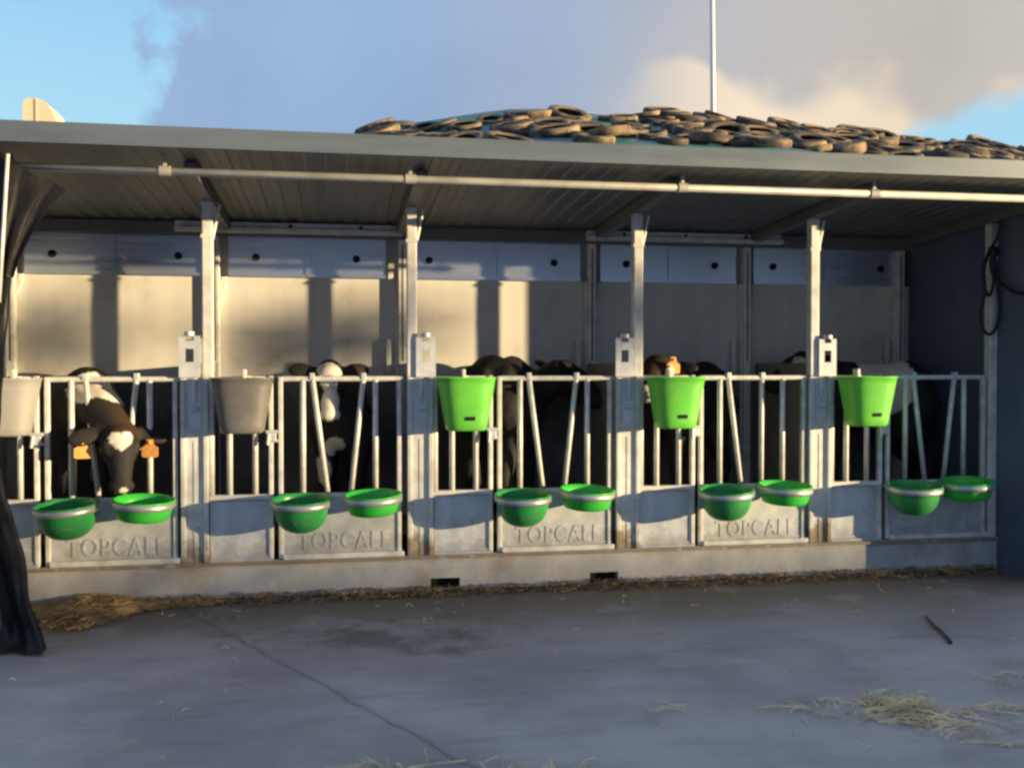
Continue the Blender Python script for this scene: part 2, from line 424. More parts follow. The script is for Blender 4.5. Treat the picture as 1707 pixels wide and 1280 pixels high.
# hanging rail tube with its clamps
bm = BM(); tube(bm, [(-3.0, -0.7, 2.18), (1, -0.7, 2.178), (3.86, -0.7, 2.182)], 0.019, 14)
rail = sp(bm, 'rail_tube', railm, smooth=True)
for cx in (-0.80, 0.345, 1.735, 2.80, -1.9, 3.82):
    bm = BM()
    tube(bm, [(cx - 0.025, -0.7, 2.18), (cx + 0.025, -0.7, 2.18)], 0.024, 14)
    bx(bm, cx - 0.008, cx + 0.008, -0.704, -0.698, 2.204, 2.2475)
    sp(bm, 'clamp', railm, rail)
# rafters
for cx in POLE + [3.98]:
    bm = BM()
    a = [(cx - 0.03, -0.85), (cx + 0.03, -0.85)]
    v = []
    for y in (-0.62, 0.92):
        for dx in (-0.03, 0.03):
            for dz in (-0.065, -0.004):
                v.append(bm.verts.new((cx + dx, y, ceil_z(y) + dz)))
    for q in ((0, 1, 3, 2), (4, 5, 7, 6), (0, 1, 5, 4), (2, 3, 7, 6), (0, 2, 6, 4), (1, 3, 7, 5)):
        bm.faces.new([v[i] for i in q])
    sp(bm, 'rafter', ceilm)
# back wall and side walls
bm = BM()
for i in range(5):
    bx(bm, BPX[i] + 0.002, BPX[i + 1] - 0.002, YB, YB + 0.05, 0.0, 1.835)
bx(bm, XL, BPX[0] - 0.002, YB, YB + 0.05, 0, 1.835); bx(bm, BPX[5] + 0.002, XR, YB, YB + 0.05, 0, 1.835)
bx(bm, XL, XR, YB + 0.052, YB + 0.06, 0.0, 2.16)
sp(bm, 'back_wall', wallm)
bm = BM(); bx(bm, XR, XR + 0.05, -0.50, YB + 0.06, 0.0, 2.2); sp(bm, 'side_wall', sidem)
bm = BM(); bx(bm, XL - 0.05, XL, -0.50, YB + 0.06, 0.0, 2.2); sp(bm, 'side_wall', sidem)
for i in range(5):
    bm = BM(); bx(bm, BPX[i] + 0.03, BPX[i + 1] - 0.045, 0.93, YB - 0.002, 0.25, 1.19); sp(bm, 'dark_lower_board', darkm)  # added dark board, darkens the lower back wall behind the bars
# ventilation flaps along the top of the back wall
holes = [(-1.739, -0.994), (-0.521, 0.111), (0.582, 1.421), (1.923, 2.555), (2.984, 3.80)]
ends = [(-1.90, -0.85), (-0.69, 0.30), (0.48, 1.60), (1.74, 2.71), (2.84, 3.90)]
for (h, e) in zip(holes, ends):
    bm = BM()
    z = 1.845; k = 0
    # stepped aluminium profile
    for z0, z1, yy in ((1.835, 1.856, 0.925), (1.856, 1.905, 0.936), (1.905, 1.912, 0.930), (1.912, 1.990, 0.938), (1.990, 1.997, 0.931), (1.997, 2.055, 0.936), (2.055, 2.085, 0.928)):
        bx(bm, e[0], e[1], yy, YB - 0.003, z0, z1)
    fl = sp(bm, 'vent_flap', flapm)
    for hx in h:
        bm = BM(); tube(bm, [(hx, 0.926, 1.958), (hx, 0.946, 1.958)], 0.024, 20)
        sp(bm, 'hole_plug', blackm, fl)
    bm = BM(); bx(bm, (e[0] + e[1]) / 2 - 0.006, (e[0] + e[1]) / 2 + 0.006, 0.922, 0.9245, 1.84, 2.07); sp(bm, 'joint_strip', flapm, fl)
# channel under the ceiling
for x0, x1 in ((-1.0, 0.40), (1.62, 3.0)):
    bm = BM()
    bx(bm, x0, x1, 0.80, 0.86, 2.100, 2.125); bx(bm, x0, x1, 0.835, 0.86, 2.126, 2.165)
    ch = sp(bm, 'wall_channel', steel)
    for q in range(3):
        hx = x0 + (q + 0.6) * (x1 - x0) / 3.2
        bm = BM(); tube(bm, [(hx, 0.8342, 2.147), (hx, 0.84, 2.147)], 0.012, 12)
        sp(bm, 'channel_hole', blackm, ch)  # black disc drawn for a dark hole in the channel
bm = BM()
bx(bm, XL, XR, 0.87, 0.93, 2.0862, 2.165)
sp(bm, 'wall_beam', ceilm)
# back posts with punched slots and catches
for i, cx in enumerate(BPX):
    bm = BM(); bx(bm, cx - 0.026, cx + 0.026, 0.885, 0.946, 0.3, 2.084, 0.004)
    bx(bm, cx - 0.042, cx - 0.028, 0.905, 0.946, 0.3, 1.834)
    bp = sp(bm, 'back_post', steel)
    bm = BM()
    bx(bm, cx - 0.006, cx + 0.006, 0.8835, 0.8849, 1.3, 2.05)
    sp(bm, 'slot', ceilm, bp)
    bm = BM(); bx(bm, cx - 0.105, cx - 0.075, 0.90, 0.93, 1.22, 1.44, 0.004); bx(bm, cx - 0.104, cx - 0.076, 0.9302, 0.946, 1.30, 1.33)
    sp(bm, 'catch', steel, bp)
    bm = BM(); tube(bm, [(cx + 0.06, 0.93, 1.83), (cx + 0.055, 0.915, 1.76), (cx + 0.03, 0.90, 1.70)], 0.008, 8); sp(bm, 'strap', steel, bp)
# partitions
for cx in PX[1:]:
    bm = BM(); bx(bm, cx - 0.02, cx + 0.02, 0.06, 0.882, 0.25, 1.285, 0.004)
    sp(bm, 'partition', partm)
# front posts with head plate, pole and lock gear
plates = [-1.99, -0.79, 0.475, 1.625, 2.885]
for i, cx in enumerate(PX):
    bm = BM()
    bx(bm, cx - 0.072, cx - 0.046, -0.034, 0.05, 0.205, 1.205, 0.004)
    bx(bm, cx + 0.046, cx + 0.072, -0.034, 0.05, 0.205, 1.205, 0.004)
    bx(bm, cx - 0.0458, cx + 0.0458, -0.018, 0.04, 0.206, 1.203)
    bx(bm, cx - 0.006, cx + 0.006, -0.0215, -0.0182, 0.21, 0.86)
    fp = sp(bm, 'front_post', postm)
    px = POLE[i]
    bm = BM(); bx(bm, px - 0.028, px + 0.028, -0.03, 0.03, 1.206, 2.152, 0.006); sp(bm, 'roof_pole', steel, fp)
    bm = BM()
    w = px
    tube(bm, [(w + 0.03, -0.01, 1.97), (w + 0.065, -0.01, 2.14)], 0.008, 8); bx(bm, w - 0.032, w + 0.032, -0.036, 0.034, 1.955, 1.975)
    sp(bm, 'pole_bracket', steel, fp)
    q = plates[i]
    bm = BM()
    # punched plate: frame around two openings, two prongs on top
    bx(bm, q - 0.055, q - 0.022, -0.046, -0.038, 1.207, 1.43); bx(bm, q + 0.022, q + 0.055, -0.046, -0.038, 1.207, 1.43)
    bx(bm, q - 0.0218, q + 0.0218, -0.0462, -0.0378, 1.207, 1.29); bx(bm, q - 0.0218, q + 0.0218, -0.0462, -0.0378, 1.36, 1.405)
    tube(bm, [(q, -0.042, 1.43), (q, -0.042, 1.452)], 0.026, 14)
    bx(bm, q - 0.055, q + 0.055, -0.037, -0.03, 1.215, 1.25)
    sp(bm, 'head_plate', sheet, fp)
    bm = BM()
    tube(bm, [(cx + 0.004, -0.032, 1.20), (cx + 0.004, -0.032, 1.08)], 0.013, 10); tube(bm, [(cx - 0.016, -0.036, 1.035), (cx + 0.024, -0.036, 1.035)], 0.013, 10)
    bx(bm, cx - 0.03, cx + 0.035, -0.024, -0.0186, 0.93, 1.19)
    sp(bm, 'lock_bolt', sheet, fp)
# end post against the right wall
bm = BM(); bx(bm, 3.975, 4.027, -0.03, 0.03, 0.205, 2.15, 0.005); sp(bm, 'end_post', steel)
# base beam with forklift pockets
bm = BM()
zs = [0.0, 0.012, 0.075, 0.205]; xs = [XL, 0.50, 0.665, 1.42, 1.587, 4.027]
for i in range(5):
    if i in (1, 3):
        bx(bm, xs[i], xs[i + 1], -0.04, 0.02, 0.0, 0.006); bx(bm, xs[i], xs[i + 1], -0.04, 0.02, 0.078, 0.205)
    else: bx(bm, xs[i] + 0.0004, xs[i + 1] - 0.0004, -0.04, 0.02, 0.0, 0.205)
bf = sp(bm, 'base_beam', basem)
bm = BM(); bx(bm, XL, 4.027, -0.052, -0.0405, 0.188, 0.2035); sp(bm, 'base_lip', postm, bf)
for x0, x1 in ((0.50, 0.665), (1.42, 1.587)):
    bm = BM(); bx(bm, x0 - 0.01, x1 + 0.01, 0.0205, 0.45, 0.0065, 0.1); sp(bm, 'forklift_pocket', blackm, bf)
# bedding deck inside
bm = BM()
gx, gy = 110, 18
gr = [[bm.verts.new((XL + 0.01 + (XR - XL - 0.02) * i / gx, 0.045 + 0.9 * j / gy, 0.31 + 0.04 * noise.noise(Vector((i * 0.35, j * 0.5, 2))))) for j in range(gy + 1)] for i in range(gx + 1)]
for i in range(gx):
    for j in range(gy): bm.faces.new((gr[i][j], gr[i + 1][j], gr[i + 1][j + 1], gr[i][j + 1]))
bedding = tag(new(bm, 'straw_bedding', beddm), 'trodden brown straw bedding on the floor of the pens', 'straw', kind='stuff')
# small steel box standing in for a white sign on the right wall front edge
bm = BM(); bx(bm, 4.0, 4.0295, -0.45, -0.39, 1.66, 1.80, 0.005); sp(bm, 'wall_sign', steel)

# ------------------------------------------------------------------ fence panels and gates
ZT, ZM, ZB = 1.198, 0.556, 0.198
who = ['with the heart marked calf', 'with the white blazed calf', 'with the all black calf', 'with the brown faced calf', 'beside the shaded right wall']
pen = ['first pen from the left', 'second pen from the left', 'middle pen', 'fourth pen from the left', 'rightmost pen']
def barz(name, parent, x, z0, z1, r=0.0155, x2=None):
    bm = BM(); x2 = x if x2 is None else x2
    tube(bm, [(x, 0, z0), (x2, 0, z1)], r, 10)
    return new(bm, name, steel, parent, smooth=True)
pan_lab = ['fixed rail panel of the %s, behind its pale grey bucket', 'fixed rail panel of the %s, behind its mid grey bucket', 'fixed rail panel of the %s, behind its lime bucket', 'fixed rail panel of the %s, behind its lime bucket', 'fixed rail panel of the %s, behind its lime bucket']
for i, p in enumerate(PX):
    t = thing('fence_panel', (p, 0, 0), pan_lab[i] % pen[i], 'fence panel', 'fixed panels beside the gates')
    bm = BM(); bx(bm, 0.078, 0.402, -0.006, 0.004, 0.222, 0.54)
    bx(bm, 0.078, 0.402, -0.012, -0.0065, 0.222, 0.235); bx(bm, 0.078, 0.09, -0.012, -0.0065, 0.2355, 0.54)
    new(bm, 'lower_sheet', sheet, t)
    bm = BM(); bx(bm, 0.075, 0.408, -0.022, 0.022, 0.541, 0.567, 0.004); new(bm, 'mid_rail', steel, t)
    bm = BM(); bx(bm, 0.075, 0.408, -0.03, 0.02, 0.206, 0.2215, 0.003); new(bm, 'bottom_rail', sheet, t)
    bm = BM(); tube(bm, [(0.073, 0, ZT), (0.408, 0, ZT)], 0.0145, 10); new(bm, 'top_rail', steel, t, smooth=True)
    for xx in (0.085, 0.181, 0.316): barz('bar', t, xx, 0.56, ZT)
    bm = BM(); bx(bm, 0.388, 0.412, -0.018, 0.018, 0.21, 1.215, 0.004); new(bm, 'hinge_post', steel, t)
    # gate latch
    bm = BM()
    box(bm, (0.405, -0.03, 0.885), (0.05, 0.02, 0.05), 0.004); tube(bm, [(0.375, -0.035, 0.91), (0.44, -0.035, 0.91)], 0.010, 8)
    tube(bm, [(0.39, -0.04, 0.90), (0.385, -0.05, 0.84)], 0.009, 8); tube(bm, [(0.39, -0.03, 0.86), (0.44, -0.03, 0.86)], 0.008, 8)
    new(bm, 'latch', sheet, t)

    g = thing('pen_gate', (p, 0, 0), 'barred gate of the %s, %s' % (pen[i], who[i]), 'gate', 'barred calf gates')
    bm = BM(); bx(bm, 0.440, 0.464, -0.016, 0.016, 0.21, 1.21, 0.004); bx(bm, 1.086, 1.110, -0.016, 0.016, 0.21, 1.19, 0.004)
    tube(bm, [(0.464, 0, ZT), (1.12, 0, ZT)], 0.0145, 10); bx(bm, 0.4642, 1.0858, -0.014, 0.014, 0.54, 0.566, 0.003)
    new(bm, 'frame', steel, g)
    bm = BM(); bx(bm, 0.462, 1.124, -0.032, 0.016, 0.2065, 0.236, 0.005); new(bm, 'bottom_rail', steel, g)
    bm = BM(); bx(bm, 0.4645, 1.0855, -0.006, 0.004, 0.2365, 0.539)
    # pressed border
    for q in ((0.4645, 1.0855, 0.244, 0.251), ):
        bx(bm, q[0], q[1], -0.009, -0.0062, q[2], q[3])
    ls = new(bm, 'lower_sheet', sheet, g)
    text_mesh('lettering', 'TOPCALF', 0.132, sheet, ls, (0.795, -0.0065, 0.258), 0.0022, 0.0008, width=0.50)
    barz('bar', g, 0.571, 0.56, ZT); barz('bar', g, 0.967, 0.56, ZT)
    barz('tilting_bar', g, 0.705, 0.56, ZT + 0.012, 0.0145, 0.622 + 0.01 * (i == 0) * 2)
    if i == 3: barz('tilting_bar', g, 0.833, 0.56, ZT + 0.012, 0.0145, 0.835)
    else: barz('tilting_bar', g, 0.831, 0.56, ZT + 0.012, 0.0145, 0.902)
    for xx in (0.622 + 0.02 * (i == 0), 0.835 if i == 3 else 0.902):
        bm = BM(); bx(bm, xx - 0.013, xx + 0.013, -0.02, 0.02, ZT - 0.004, ZT + 0.032, 0.003)
        new(bm, 'pivot_clip', sheet, g)

# ------------------------------------------------------------------ buckets and bowls
def place(o, parent): o.parent = parent
bkt = [(0.302, palem, 'pale grey teat bucket hanging on the fence rail beside the black curtain', 0.0),
       (0.265, greym, 'mid grey teat bucket hanging on the fence rail, left of the white blazed calf', 0.0),
       (0.240, limem, 'lime green teat bucket in front of the all black calf', 0.0),
       (0.238, limem, 'lime green teat bucket with an orange ear tag showing just above its rim', 0.0),
       (0.222, limem, 'lime green teat bucket nearest the shaded right wall', 0.0)]
for i, (dx, mt, lab, _) in enumerate(bkt):
    t = thing('teat_bucket', (PX[i] + dx, -0.165, 0.915), lab, 'bucket', 'teat buckets on the fence rail')
    bm = BM()
    R0, R1, H = 0.112, 0.163, 0.292
    pr = [(0.0, 0.0), (R0 - 0.012, 0.0), (R0, 0.010)]
    for k in range(1, 9): pr.append((R0 + (R1 - 0.004 - R0) * k / 8, 0.010 + (H - 0.02) * k / 8))
    pr += [(R1, H - 0.008), (R1, H), (R1 - 0.008, H)]
    for k in range(8, -1, -1): pr.append((R0 - 0.008 + (R1 - 0.012 - R0 + 0.008) * k / 8, 0.016 + (H - 0.024) * k / 8))
    pr.append((0.0, 0.014))
    lathe(bm, pr, 48, 0.80)
    for v in bm.verts:          # flat-fronted plan with rounded corners
        r_ = math.hypot(v.co.x, v.co.y / 0.80)
        if r_ > 1e-4:
            cx_, cy_ = abs(v.co.x) / r_, abs(v.co.y / 0.80) / r_
            k_ = 1 / (cx_ ** 3.4 + cy_ ** 3.4) ** (1 / 3.4)
            v.co.x *= 1 + (k_ - 1) * 0.85; v.co.y *= 1 + (k_ - 1) * 0.85
    # flatten the wall side
    for v in bm.verts:
        if v.co.y > 0.09: v.co.y = 0.09 + (v.co.y - 0.09) * 0.15
    body = new(bm, 'bucket_body', mt, t, smooth=True)
    if mt is limem or mt is greym:
        bm = BM()
        # dark maker's plate low on the front, bent round the bucket wall
        n = 8; zz = (0.058, 0.080); rows = []
        for z in zz:
            rr = R0 + (R1 - R0) * z / H + 0.0015
            rows.append([(rr * cos(a), -rr * 0.80 - 0.0015, z) for a in [(-pi / 2 - 0.12) + (k / n) * 0.42 for k in range(n + 1)]])
        o_ = []
        for k in range(n + 1):
            o_.append([bm.verts.new(rows[0][k]), bm.verts.new(rows[1][k])])
        for k in range(n): bm.faces.new((o_[k][0], o_[k + 1][0], o_[k + 1][1], o_[k][1]))
        bmesh.ops.solidify(bm, geom=bm.faces[:], thickness=0.002)
        if mt is limem: new(bm, 'maker_plate', stickm, t)
        else: bm.free()
    bm = BM()
    bx(bm, -0.009, 0.009, 0.092, 0.150, 0.20, 0.335, 0.003); bx(bm, 0.0092, 0.03, 0.12, 0.15, 0.26, 0.30, 0.003)
    new(bm, 'hook', steel, t)
    bm = BM(); tube(bm, [(0, 0.10, 0.05), (0, 0.15, 0.045), (0, 0.22, 0.06)], [0.022, 0.018, 0.010], 10); new(bm, 'teat', partm, t)

def bowl_prof(R1, R0, H, rnd):
    pr = []
    n = 10
    if rnd:    # deep rounded bowl
        for k in range(n + 1):
            a = k / n * pi / 2
            pr.append((R0 * sin(a) ** 0.72, H * 0.72 * (1 - cos(a))))
        pr[0] = (0, 0)
        pr += [(R0 + (R1 - R0) * 0.5, H * 0.86), (R1 - 0.006, H - 0.012)]
    else:
        pr = [(0, 0), (R0 - 0.02, 0.0), (R0 - 0.006, 0.006), (R0, 0.02), (R0 + (R1 - R0) * 0.5, H * 0.55), (R1 - 0.008, H - 0.012)]
    out = pr + [(R1 + 0.004, H - 0.010), (R1 + 0.006, H - 0.003), (R1, H), (R1 - 0.006, H - 0.002)]
    inn = [(max(0, r - 0.006) if r > 0 else 0, z + 0.006) for r, z in pr[::-1][1:]]
    inn[-1] = (0, 0.006)
    return out + inn
bowls_l = ['deep dark green feed bowl under the first gate, left of the calf lowering its head', 'deep dark green feed bowl under the white blazed calf',
           'deep dark green feed bowl under the all black calf, right of a lime bucket', 'deep dark green feed bowl hanging on the fourth gate from the left',
           'deep dark green feed bowl nearest the shaded right wall']
bowls_r = ['shallow bright green feed bowl right below the calf lowering its head', 'shallow bright green feed bowl right of the white blazed calf',
           'shallow bright green feed bowl on the middle gate', 'shallow bright green feed bowl on the fourth gate from the left',
           'shallow green feed bowl in the shade against the right wall']
bl = [0.603, 0.568, 0.555, 0.542, 0.515]; brr = [0.966, 0.948, 0.915, 0.895, 0.868]
jit = [(-3, 3), (0, -2), (-1, 2), (-3, 1), (-1, -3)]
for i, p in enumerate(PX):
    for side in (0, 1):
        dx = (bl, brr)[side][i]
        deep = side == 0
        Rr, H = (0.152, 0.182) if deep else (0.150, 0.108)
        z0 = 0.384 if deep else 0.474
        t = thing('feed_bowl', (p + dx, -0.185, z0), (bowls_l, bowls_r)[side][i], 'feed bowl', 'green feed bowls in steel rings')
        t.rotation_euler = (R(4.5 if deep else 3.5), R(jit[i][side]), 0)
        bm = BM(); lathe(bm, bowl_prof(Rr, 0.141 if deep else 0.132, H, deep), 44)
        new(bm, 'bowl', greenm if deep else brightm, t, smooth=True)
        # steel ring the bowl sits in, with the two arms back to the gate
        bm = BM(); zr = H - 0.028
        rr = Rr + 0.0015
        lathe(bm, [(rr - 0.004, zr - 0.015), (rr + 0.001, zr - 0.015), (rr + 0.006, zr - 0.01), (rr + 0.007, zr + 0.019), (rr + 0.002, zr + 0.019)], 44, close=True)
        for s in (-1, 1):
            tube(bm, [(s * 0.09, 0.12, zr), (s * 0.10, 0.150, zr - 0.002), (s * 0.10, 0.172, zr - 0.01)], 0.007, 8)
        new(bm, 'holder_ring', ringm, t, smooth=True)
        if deep:
            # worn maker's mark on the front: a forked emblem and a short line of print
            bm = BM()
            def on(a, z):
                q = (z / (H * 0.72)); rr_ = 0.141 * sin(math.acos(max(-1, 1 - min(1, q)))) ** 0.72 if q < 1 else 0.145
                return (rr_ + 0.001) * cos(a), (rr_ + 0.001) * sin(a), z
            def stroke(a0, z0_, a1, z1_, w):
                n = 5; L_ = []
                for k in range(n + 1):
                    a = a0 + (a1 - a0) * k / n; z = z0_ + (z1_ - z0_) * k / n
                    L_.append([bm.verts.new(on(a, z - w)), bm.verts.new(on(a, z + w))])
                for k in range(n): bm.faces.new((L_[k][0], L_[k + 1][0], L_[k + 1][1], L_[k][1]))
            c0 = -pi / 2 - 0.20
            def stroke2(a0, z0_, a1, z1_, w):
                vs = [bm.verts.new(on(a0 - w, z0_)), bm.verts.new(on(a0 + w, z0_)), bm.verts.new(on(a1 + w, z1_)), bm.verts.new(on(a1 - w, z1_))]
                bm.faces.new(vs)
            stroke2(c0 - 0.10, 0.098, c0, 0.076, 0.03); stroke2(c0 + 0.09, 0.096, c0 + 0.0, 0.077, 0.02); stroke2(c0 + 0.005, 0.0755, c0 + 0.02, 0.058, 0.028)
            for k in range(5): stroke2(c0 + 0.22 + k * 0.085, 0.084, c0 + 0.22 + k * 0.085, 0.073, 0.032)
            bmesh.ops.solidify(bm, geom=bm.faces[:], thickness=0.0015)
            new(bm, 'printed_mark', markm, t)

# ------------------------------------------------------------------ calves
def capsule(bm, p0, p1, r0, r1, n=10):
    b2 = bmesh.new()
    for p, r in ((p0, r0), (p1, r1)):
        bmesh.ops.create_icosphere(b2, subdivisions=2, radius=r, matrix=Matrix.Translation(p))
    res = bmesh.ops.convex_hull(b2, input=b2.verts)
    bmesh.ops.delete(b2, geom=[e for e in res['geom_interior'] if isinstance(e, bmesh.types.BMVert)], context='VERTS')
    me = bpy.data.meshes.new('tmp'); b2.to_mesh(me); b2.free(); bm.from_mesh(me); bpy.data.meshes.remove(me)
def ellip(bm, c, rad, M=None):
    mt = Matrix.Translation(c) @ ((M.to_4x4()) if M else Matrix.Identity(4)) @ Matrix.Diagonal((*rad, 1))
    bmesh.ops.create_icosphere(bm, subdivisions=3, radius=1.0, matrix=mt)
BLACK = (0.021, 0.019, 0.018); BROWN = (0.040, 0.023, 0.013); WHITE = (0.62, 0.58, 0.50); PINK = (0.32, 0.22, 0.18)
def calf(loc, yaw, label, poll, hdir, white, brown=(), L=0.85, sc=1.05, tags=(), roll=0.0, eartilt=-0.15, earlen=0.085, sag=0.02):
    """loc: point on the bedding below the body's middle; yaw: heading of the body; poll and hdir in world coordinates."""
    zf = 0.31
    rt = Matrix.Rotation(yaw, 4, 'Z')
    def P(x, y, z):
        v = rt @ Vector((x * L * sc, y * sc, z * sc)); return Vector((loc[0], loc[1], zf)) + v
    bm = BM()
    Rm = rt.to_3x3()
    ellip(bm, P(-.30, 0, .70), (.21 * L * sc, .155 * sc, .185 * sc), Rm)
    ellip(bm, P(0, 0, .65), (.36 * L * sc, .175 * sc, .20 * sc), Rm)
    ellip(bm, P(.27, 0, .67), (.20 * L * sc, .145 * sc, .21 * sc), Rm)
    capsule(bm, P(.28, 0, .80), P(-.05, 0, .775), .085 * sc, .09 * sc); capsule(bm, P(-.05, 0, .775), P(-.36, 0, .79), .09 * sc, .085 * sc)
    capsule(bm, P(-.40, .09, .78), P(-.40, -.09, .78), .05 * sc, .05 * sc)
    for s in (-1, 1):
        ch = [(P(-.36, s * .09, .62), .115), (P(-.25, s * .105, .46), .075), (P(-.43, s * .09, .27), .042), (P(-.40, s * .09, .08), .031), (P(-.38, s * .09, .02), .038)]
        for (a, ra), (b, rb) in zip(ch, ch[1:]): capsule(bm, a, b, ra * sc, rb * sc)
        ch = [(P(.28, s * .10, .60), .095), (P(.26, s * .095, .44), .060), (P(.28, s * .09, .27), .042), (P(.27, s * .09, .08), .030), (P(.30, s * .09, .02), .037)]
        for (a, ra), (b, rb) in zip(ch, ch[1:]): capsule(bm, a, b, ra * sc, rb * sc)
    ch = [(P(-.50, 0, .79), .030), (P(-.57, .02, .62), .020), (P(-.56, .03, .38), .017), (P(-.56, .03, .24), .028)]
    for (a, ra), (b, rb) in zip(ch, ch[1:]): capsule(bm, a, b, ra * sc, rb * sc)
    poll = Vector(poll); h = Vector(hdir).normalized()
    side = h.cross(Vector((0, 0, 1)))
    if side.length < 0.2: side = Vector((1, 0, 0))
    side.normalize(); side = Matrix.Rotation(roll, 3, h) @ side
    upv = side.cross(h).normalized()                    # out of the forehead
    if upv.dot(Vector((0, 0, 1))) < 0 and abs(h.z) < 0.8: upv = -upv; 
    Hm = Matrix((side, h, upv)).transposed()
    def Hd(a, b, c): return poll + Hm @ Vector((a * sc, b * sc, c * sc))
    base = P(.30, 0, .72)
    mid = base.lerp(poll, 0.5) + Vector((0, 0, sag))
    capsule(bm, base, mid, .135 * sc, .108 * sc); capsule(bm, mid, Hd(0, 0.0, -.045), .108 * sc, .085 * sc)
    # head: skull, brow, face, muzzle, jaw
    ellip(bm, Hd(0, .07, -.02), (.092 * sc, .115 * sc, .080 * sc), Hm)
    ellip(bm, Hd(0, .02, .0), (.075 * sc, .05 * sc, .062 * sc), Hm)
    capsule(bm, Hd(0, .10, .0), Hd(0, .25, -.012), .070 * sc, .048 * sc)
    capsule(bm, Hd(0, .12, -.06), Hd(0, .25, -.045), .055 * sc, .040 * sc)
    ellip(bm, Hd(0, .272, -.022), (.062 * sc, .038 * sc, .048 * sc), Hm)
    for s in (-1, 1):
        capsule(bm, Hd(s * .062, .075, .022), Hd(s * .058, .11, .022), .030 * sc, .026 * sc)   # brow
        e0 = Hd(s * .085, .0, -.015); e1 = Hd(s * (.085 + earlen * 1.6), .0 + eartilt * -.25, -.02 + eartilt * .0)
        d = (e1 - e0).normalized(); n2 = upv
        Em = Matrix((d, n2.cross(d).normalized(), n2)).transposed()
        ellip(bm, (e0 + e1) / 2, ((e1 - e0).length * 0.62, .048 * sc, .019 * sc), Em)
        capsule(bm, Hd(s * .055, .01, -.01), e0, .03 * sc, .022 * sc)
    me = bpy.data.meshes.new('calf_raw'); bm.to_mesh(me); bm.free()
    o = bpy.data.objects.new('calf_raw', me); COL.objects.link(o)
    md = o.modifiers.new('r', 'REMESH'); md.mode = 'VOXEL'; md.voxel_size = 0.0105
    m2 = o.modifiers.new('s', 'SMOOTH'); m2.factor = 0.5; m2.iterations = 7
    bpy.context.view_layer.update()
    m3 = bpy.data.meshes.new_from_object(o.evaluated_get(bpy.context.evaluated_depsgraph_get()))
    bpy.data.objects.remove(o); bpy.data.meshes.remove(me)
    org = Vector((loc[0], loc[1], zf))
    for f in m3.polygons: f.use_smooth = True
    ca = m3.color_attributes.new('coat', 'FLOAT_COLOR', 'POINT')
    nose = Hd(0, .30, -.03)
    for k, v in enumerate(m3.vertices):
        w = v.co; j = 0.035 * noise.noise(w * 9) + 0.014 * noise.noise(w * 40) + 0.012 * noise.noise(w * 110)
        c = BLACK
        for (cc, rr) in brown:
            q = Vector(((w.x - cc[0]) / rr[0], (w.y - cc[1]) / rr[1], (w.z - cc[2]) / rr[2]))
            k_ = max(0.0, min(1.0, (1.15 - q.length - j * 4) / 0.6)); c = tuple(c[n_] * (1 - k_) + BROWN[n_] * k_ for n_ in range(3))
        for item in white:
            if item[0] == 'blaze':       # widening on the forehead, narrow between the eyes, wide on the muzzle
                lv = Hm.transposed() @ (w - poll) / sc
                if lv.z > -0.03 and -0.03 < lv.y < 0.32:
                    wd = 0.070 - 0.034 * max(0, 1 - abs(lv.y - 0.15) / 0.13) if lv.y < 0.30 else 0.03
                    if abs(lv.x) + j * 0.3 < wd: c = WHITE
            elif item[0] == 'heart':
                lv = Hm.transposed() @ (w - poll) / sc
                u_, y_ = lv.x / 0.056, (0.078 - lv.y) / 0.056
                if lv.z > -0.02 and (u_ * u_ + y_ * y_ - 0.62) ** 3 - u_ * u_ * y_ ** 3 * 1.4 < 0 : c = WHITE
            elif item[0] == 'nose':
                lv = Hm.transposed() @ (w - poll) / sc
                if lv.y > 0.275: c = PINK
            else:
                cc, rr = item
                q = Vector(((w.x - cc[0]) / rr[0], (w.y - cc[1]) / rr[1], (w.z - cc[2]) / rr[2]))
                if q.length + j * 4 < 1: c = WHITE
        if (w.z - zf) < 0.035: c = (0.05, 0.04, 0.03)
        ca.data[k].color = (*c, 1)
    m3.transform(Matrix.Translation(-org))
    m3.name = 'calf'; m3.materials.clear(); m3.materials.append(coatm)
    ob = bpy.data.objects.new('calf', m3); COL.objects.link(ob); ob.location = org
    tag(ob, label, 'calf', 'calves in the pens')
    for s in (-1, 1):
        b = BM(); bmesh.ops.create_uvsphere(b, u_segments=16, v_segments=10, radius=0.0155 * sc, matrix=Matrix.Translation(Hd(s * .083, .098, .018) - org))
        new(b, 'eye', eyem, ob, smooth=True)
        b = BM(); bmesh.ops.create_uvsphere(b, u_segments=10, v_segments=8, radius=1, matrix=Matrix.Translation(Hd(s * .03, .306, -.012) - org) @ Hm.to_4x4() @ Matrix.Diagonal((.012, .006, .009, 1)))
        new(b, 'nostril', blackm, ob, smooth=True)
    for (c, w, hgt, mt, tilt) in tags:
        b = BM()
        # house-shaped plastic ear tag: narrow neck, shoulders, square body
        ol = [(-.18, .5), (.18, .5), (.24, .2), (.5, 0.05), (.5, -.42), (.38, -.5), (-.38, -.5), (-.5, -.42), (-.5, .05), (-.24, .2)]
        fr = [b.verts.new((a * w, 0, z * hgt)) for a, z in ol]
        f = b.faces.new(fr)
        r = bmesh.ops.extrude_face_region(b, geom=[f])
        bmesh.ops.translate(b, verts=[v for v in r['geom'] if isinstance(v, bmesh.types.BMVert)], vec=(0, 0.004, 0))
        bmesh.ops.create_uvsphere(b, u_segments=10, v_segments=6, radius=w * 0.12, matrix=Matrix.Translation((0, -0.002, hgt * 0.33)))
        bmesh.ops.transform(b, matrix=Matrix.Translation(Vector(c) - org) @ Matrix.Rotation(tilt, 4, 'Z'), verts=b.verts)
        new(b, 'ear_tag', mt, ob)
    return ob
